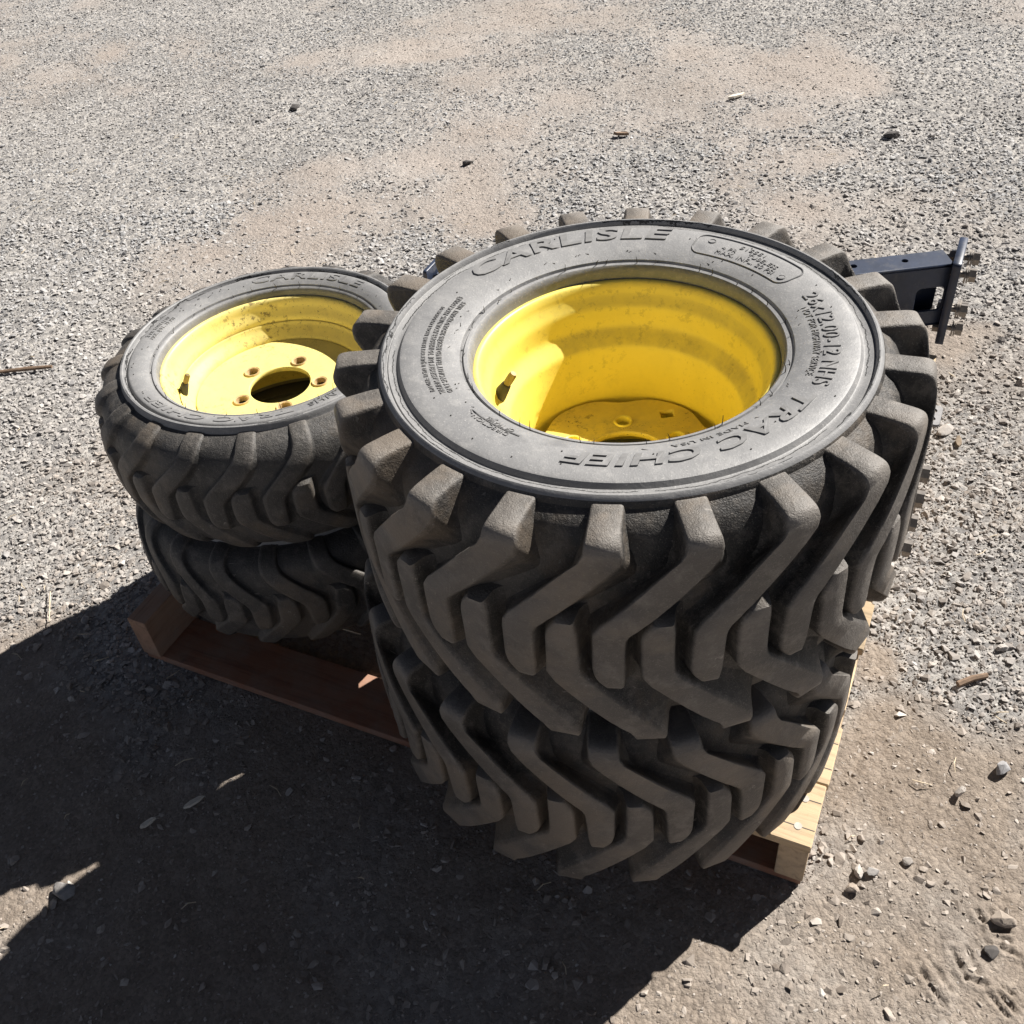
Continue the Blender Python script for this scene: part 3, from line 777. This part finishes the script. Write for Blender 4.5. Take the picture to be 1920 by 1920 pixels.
mb.build("direction_arrow", M_letter, t_bt, 60, rot=(0, 0, -SP_B))

def spew(ty, W, spin, nh, rin, seed):
    rs = random.Random(seed); mb = MB(); zs = W['zs']
    for k in range(nh):
        a = 360 * k / nh + rs.uniform(-4, 4); r = rin + rs.uniform(-.001, .004); z = float(zs(r)); L = rs.uniform(.004, .011); lean = rs.uniform(-.5, .5)
        mb.tube([polar(r, a, z - .001), polar(r, a + lean * .6, z + L * .5), polar(r - rs.uniform(0, .004), a + lean * 1.8, z + L)], [.0006, .0005, .0003], 4)
    # short ribs across the bead groove
    for k in range(26):
        a = 360 * k / 26 + 3
        mb.tube([polar(rin + .0035, a, float(zs(rin + .0035)) - .0006), polar(rin + .012, a, float(zs(rin + .0022)) + .0008)], .0007, 4)
    # flat bent mould marks
    for k in range(24):
        a = rs.uniform(0, 360); r = rin + rs.uniform(.010, .018); z = float(zs(r)) + .0003; s = rs.choice((-1, 1))
        L = rs.uniform(1.5, 3.8)
        mb.tube([polar(r, a, z), polar(r + rs.uniform(.002, .005), a + L * .5 * s, z), polar(r + rs.uniform(.0, .012), a + L * s, float(zs(r)) + .0004)], .00055, 4)
    # mould pips
    for k in range(44):
        a = rs.uniform(0, 360); r = rs.uniform(rin + .015, W['prof'][13][0] - .004); z = float(zs(r))
        mb.tube([polar(r, a, z - .001), polar(r, a, z + .0009)], .0008, 5)
    o = mb.build("spew_hair", M_hair, ty, None, rot=(0, 0, -spin)); o['kind'] = 'stuff'
spew(t_bt, BIG, SP_B, 34, .1725, 5); spew(t_st, SML, SP_S, 28, .1705, 6)

# valve stems
def valve(root, hw, ang, r0, z0, tilt, s=1.0):
    a = R(ang); c = Vector((r0 * math.cos(a), r0 * math.sin(a), hw + z0))
    d = (Vector((-math.cos(a), -math.sin(a), 0)) * math.cos(tilt) + Vector((0, 0, 1)) * math.sin(tilt)).normalized()
    mb = MB(); mb.tube([c - d * .008 * s, c, c + d * .012 * s, c + d * .019 * s, c + d * .020 * s], [.0088 * s, .0085 * s, .0068 * s, .0056 * s, .0040 * s], 14)
    vs = mb.build("valve_stem", M_black, root, 50)
    mb = MB(); mb.tube([c + d * .0195 * s, c + d * .022 * s, c + d * .034 * s, c + d * .037 * s], [.0040 * s, .0048 * s, .0048 * s, .0036 * s], 12)
    mb.build("valve_cap", M_brass, vs, 40)
valve(w_bt, .1514, 166, .1440, .0640, R(58), 1.0)
valve(w_st, .1032, 187, .1430, .0380, R(62), .9)

# ------------------------------------------------------------------ painted steel frame behind the wheels
FZ = PH + .0008
fr = empty("machine_mount", (PA[0], PA[1], FZ), YAW)
tag(fr, "navy painted steel mount with bolted end plates behind the large wheels", "machine mount")
def L3(a, b, z): return Vector((-a, b, z - FZ))
def slab(name, me, M, parent=fr):
    o = obj(name, me, parent); o.matrix_local = M; return o
def basis(x, y, z, o):
    return Matrix(((x.x, y.x, z.x, o.x), (x.y, y.y, z.y, o.y), (x.z, y.z, z.z, o.z), (0, 0, 0, 1)))
VX, VY, VZ = Vector((1, 0, 0)), Vector((0, 1, 0)), Vector((0, 0, 1))
def end_plate(a, b0, b1, z0, z1, holes, lean=0.0):
    me = plate("end_plate", rrect(0, 0, b1 - b0, z1 - z0, .008), [circ(hb - b0, hz - z0, .0068, 14) for hb, hz in holes]    , .016, M_steel, .0015)
    return slab("end_plate", me, basis(VY, VZ, VX, L3(a, b0, z0)))
def bolt(parent_inv, a, b, z, outer=.034, inner=.020):
    mb = MB()
    c = L3(a, b, z)
    def P(x): return tuple(c + Vector((x, 0, 0)))
    mb.tube([P(-inner), P(outer + .004)], .0062, 10)                 # shank, both sides of the plate
    mb.tube([P(-.0195), P(-.0075)], .0130, 6)                        # nut against the inner face
    mb.tube([P(outer - .0175), P(outer - .0140)], .0175, 18)           # washers
    mb.tube([P(outer - .0130), P(outer - .0100)], .0165, 18)
    mb.tube([P(outer - .0095), P(outer + .003)], .0135, 6)            # hex head
    mb.build("bolt", M_zinc, fr, 35)
h1 = [(1.207, .268), (1.268, .272), (1.207, .190), (1.207, .148), (1.268, .160)]
end_plate(.0, 1.178, 1.298, .1195, .302, h1)
for b_, z_ in h1: bolt(None, .0, b_, z_)
h2 = [(.522, .268), (.582, .268), (.522, .165), (.582, .165)]
end_plate(.004, .497, .612, .1195, .305, h2)
for b_, z_ in h2: bolt(None, .004, b_, z_, .036)
# rear channel from the far end plate, swung towards the wheels
dirv = Vector((-.141, -.077, 0)).normalized(); side = Vector((dirv.y, -dirv.x, 0))
side = side if side.y > 0 else -side
o0 = L3(.006, 1.196, .0)
Lc = .62
topm = plate("channel_flange", [(0, 0), (Lc, 0), (Lc, .055), (0, .055)], [circ(.085, .030, .006, 14), circ(.185, .032, .0065, 14), circ(.40, .030, .006, 14)], .006, M_steel, .001)
slab("channel_flange", topm, basis(dirv, side, VZ if dirv.cross(side).z > 0 else -VZ, Vector((o0.x, o0.y, .292 - FZ))) )
webm = plate("channel_web", [(0, 0), (Lc, 0), (Lc, .125), (0, .125)], [rrect(.006, .030, .062, .082, .010)], .006, M_steel, .001)
slab("channel_web", webm, basis(dirv, VZ, dirv.cross(VZ), Vector((o0.x, o0.y, .163 - FZ)) + side * .0035))
botm = plate("channel_flange", [(0, 0), (Lc, 0), (Lc, .055), (0, .055)], [], .006, M_steel, .001)
slab("channel_flange", botm, basis(dirv, side, VZ if dirv.cross(side).z > 0 else -VZ, Vector((o0.x, o0.y, .160 - FZ)) + side * .001))
backm = plate('channel_web', [(0, 0), (Lc, 0), (Lc, .120), (0, .120)], [], .006, M_steel, .001)
slab('channel_web', backm, basis(dirv, VZ, dirv.cross(VZ), Vector((o0.x, o0.y, .165 - FZ)) + side * .0500))
# near channel, low rail along the back and its end plate, joining strap
mb = MB(); mb.box((-.60, .520, .1205 - FZ), (-.0025, .575, .285 - FZ), bev=.004); mb.build("near_beam", M_steel, fr)  # unseen beam, lengthened to block sunlight between the two stacks
mb = MB(); mb.box((-1.115, 1.098, .119 - FZ), (-.02, 1.135, .158 - FZ), bev=.003); mb.build("rear_rail", M_steel, fr)
mb = MB(); mb.box((-.22, .578, .1195 - FZ), (-.17, 1.097, .150 - FZ), bev=.003); mb.build("cross_rail", M_steel, fr)
mb = MB(); mb.box((-.30, 1.0, .1585 - FZ), (-.25, 1.13, .1605 - FZ)); mb.build("gusset", M_steel, fr)
lp = plate("end_plate", rrect(0, 0, .10, .062, .006), [circ(.03, .03, .006, 12), circ(.07, .03, .006, 12)], .010, M_steel, .001)
slab("end_plate", lp, basis(VY, VZ, VX, L3(1.122, 1.065, .1195)))

tabm = plate("steel_strap", rrect(0, 0, .20, .062, .008), [circ(.016, .018, .0062, 16), circ(.016, .044, .0062, 16)], .006, M_tab, .0008)
tb = obj("steel_strap", tabm)
tb.matrix_world = basis(Vector((*(-EX), 0)), Vector((*EY, 0)), VZ, Vector((*(PA + EX * .038 + EY * .908), PH + .0036)))
tb.matrix_world = Matrix.Translation(Vector((*(PA + EX * .036 + EY * .905), PH + .0036))) @ Matrix.Rotation(YAW + math.pi, 4, 'Z') @ Matrix.Rotation(math.pi, 4, 'X')
tag(tb, "flat grey steel strap with two holes sticking out over the pallet edge", "strap")

# ------------------------------------------------------------------ loose stones, sticks and litter
def gz(x, y): return float(ground_h(np.array([x]), np.array([y]))[0])
def smat(name, col): return mat_simple(name, col, .85, 0, .22, 60, tuple(min(1, c * 1.25) for c in col))
SM = dict(grey=smat("grey_stone", (.26, .245, .232)), pale=smat("pale_stone", (.37, .34, .31)), dark=smat("dark_stone", (.075, .068, .064)), blue=smat("bluish_stone", (.30, .295, .298)), tan=smat("tan_stone", (.31, .262, .218)))
def rock(x, y, sx, sy, sz, mat, label, seed, rz=0.0, npt=15, name="stone", cat="stone"):
    me = stone_mesh(name, seed, npt, SM[mat], (1.25, 1.33), (.95, 1.0))
    bm = bmesh.new(); bm.from_mesh(me)
    bmesh.ops.bevel(bm, geom=bm.edges[:], offset=.045, segments=2, affect='EDGES', profile=.6)
    bmesh.ops.triangulate(bm, faces=bm.faces[:])
    long = [e for e in bm.edges if e.calc_length() > .16]
    bmesh.ops.subdivide_edges(bm, edges=long, cuts=2, use_grid_fill=True)
    rs_ = random.Random(seed)
    for q in bm.verts: q.co += q.co.normalized() * rs_.uniform(-.018, .018)
    bm.to_mesh(me); bm.free()
    me.polygons.foreach_set('use_smooth', [True] * len(me.polygons)); me.set_sharp_from_angle(angle=R(38))
    o = obj(name, me, None, (x, y, gz(x, y) + sz * .30), (random.uniform(-.12, .12), random.uniform(-.12, .12), rz)); o.scale = (sx, sy, sz)
    return tag(o, label, cat, "single stones lying in the yard")
rock(.659, .760, .034, .024, .020, 'blue', "bluish grey stone on the dirt at the right edge of the picture", 1, .5)
rock(.589, .730, .026, .019, .021, 'pale', "pale blocky stone on the dirt, between the pallet corner and the right edge", 2, .2, 9)
rock(-.705, .751, .040, .036, .024, 'grey', "grey stone lying in the shadow beside the sunlit sliver at lower left", 3)
rock(.409, .633, .026, .016, .016, 'pale', "pale flat stone in the pair just right of the pallet's front corner", 4, 1.0)
rock(.425, .630, .019, .015, .019, 'grey', "darker upright stone in the pair just right of the pallet's front corner", 5)
rock(.393, .612, .022, .018, .014, 'tan', "tan stone below the pair right of the pallet's front corner", 6)
rock(.565, .546, .036, .024, .022, 'tan', "rounded tan stone above the tread prints at lower right", 7, -.5, 22)
rock(.534, .508, .024, .022, .010, 'dark', "flat dark stone among the tread prints at lower right", 8)
rock(.885, 1.520, .055, .032, .022, 'pale', "whitish flat stone beside the steel strap, right of the pallet", 9, .3)
rock(.754, .966, .036, .014, .012, 'pale', "long pale stone on the gravel near the twig at right", 10, .1)
rock(1.279, 2.907, .068, .036, .024, 'dark', "large dark clod on the gravel at upper right", 11, -.3)
rock(-.009, 3.068, .040, .034, .022, 'dark', "small dark clod on the bare dirt above the large stack", 12)
rock(-.610, 3.710, .046, .036, .026, 'dark', "dark stone on the gravel at upper left, above the small stack", 13)
rock(.478, .640, .018, .014, .013, 'pale', "small pale stone alone on the dirt, right of the paired stones", 14)
rock(-.80, 1.285, .028, .022, .018, 'grey', "grey stone at the shadow's edge left of the pallet", 15)

M_stick = mat_simple("weathered_wood", (.20, .135, .09), .85, 0, .35, 90)
M_chip = mat_simple("pale_wood_chip", (.66, .60, .50), .8, 0, .15, 90)
M_leaf = mat_simple('dead_leaf', (.20, .15, .10), .8, 0, .3, 90)
M_straw = mat_simple("dry_straw", (.55, .46, .33), .8, 0, .2, 90)
def stick(name, pts, rad, mat, label, cat, n=7, group=None):
    mb = MB(); c = Vector(pts[0])
    mb.tube([Vector(p) - c for p in pts], rad, n)
    return tag(mb.build(name, mat, None, 40, loc=c), label, cat, group)
stick("stick", [(-1.215, 2.150, gz(-1.215, 2.15) + .008), (-1.15, 2.149, gz(-1.15, 2.149) + .010), (-1.083, 2.143, gz(-1.083, 2.143) + .009)], [.004, .0055, .004], M_stick, "thin brown stick lying on the gravel left of the small stack", "stick")
stick("twig", [(.655, .908, gz(.655, .908) + .007), (.68, .914, gz(.68, .914) + .008), (.704, .916, gz(.704, .916) + .007)], [.0055, .0052, .0045], M_stick, "short round twig on the gravel right of the pallet", "stick")
def chip(x, y, l, w, t, rz, label, mat=M_chip, name="wood_chip", cat="wood chip"):
    mb = MB(); rs = random.Random(label)
    out = [(-l / 2, -w * .1), (-l * .25, -w / 2), (l * .2, -w * .42), (l / 2, -w * .05), (l * .3, w * .35), (-l * .1, w / 2), (-l * .4, w * .25)]
    n = len(out); v = [(a_, b_, -t / 2) for a_, b_ in out] + [(a_ * .97, b_ * .95, t / 2 + rs.uniform(-.2, .2) * t) for a_, b_ in out]
    mb.add(v, [tuple(reversed(range(n))), tuple(range(n, 2 * n))] + [(i, (i + 1) % n, n + (i + 1) % n, n + i) for i in range(n)])
    o = mb.build(name, mat, None, None, loc=(x, y, gz(x, y) + t * .5 + .007), rot=(rs.uniform(-.1, .1), rs.uniform(-.15, .05), rz))
    return tag(o, label, cat, "chips of wood lying in the yard")
chip(.917, 3.361, .075, .022, .006, .45, "white splinter of wood on the gravel at upper right")
chip(-.534, .865, .034, .010, .004, .55, "pale wood chip in the shadow, right one of the two")
chip(-.601, .841, .026, .009, .004, .5, "pale ragged wood chip in the shadow, left one of the two")
chip(.492, 3.145, .050, .020, .008, -.3, "dark flat scrap on the bare dirt above the large wheel", M_stick)
chip(.893, 1.478, .032, .012, .004, 1.2, "curled tan dead leaf on the gravel right of the strap", M_leaf, "dead_leaf", "leaf")
stick("straw", [(-.374, 1.128, .125), (-.345, 1.106, .123), (-.31, 1.085, .122), (-.262, 1.060, .121)], [.0013, .0015, .0014, .001], M_straw, "long thin pale strand lying across the pallet opening between the stacks", "straw", 5)  # pale curved strip of uncertain nature, drawn as a thin strand
stick("straw", [(-.889, 1.367, gz(-.889, 1.367) + .012), (-.880, 1.33, gz(-.88, 1.33) + .014), (-.872, 1.29, gz(-.872, 1.29) + .010)], [.0012, .0014, .001], M_straw, "upright pale straw on the gravel left of the pallet corner", "straw", 5)
# uncountable bits of straw and chaff
mb = MB(); rs = random.Random(3)
for k in range(420):
    y = .25 + 4.5 * rs.random() ** 1.3; x = rs.uniform(-.95 - .45 * y, .95 + .45 * y)
    if in_pallet(np.array([x]), np.array([y]), -.02)[0]: continue
    L = rs.uniform(.006, .03); a_ = rs.uniform(0, 6.28); z = gz(x, y) + rs.uniform(.004, .012)
    mb.tube([(x, y, z), (x + math.cos(a_) * L * .5, y + math.sin(a_) * L * .5, z + rs.uniform(0, .003)), (x + math.cos(a_ + .2) * L, y + math.sin(a_ + .2) * L, z - .001)], [.0007, .0009, .0005], 4)
st = mb.build("straw_litter", M_straw); st['kind'] = 'stuff'; st['label'] = "short bits of dry straw scattered over dirt and gravel"; st['category'] = "straw"
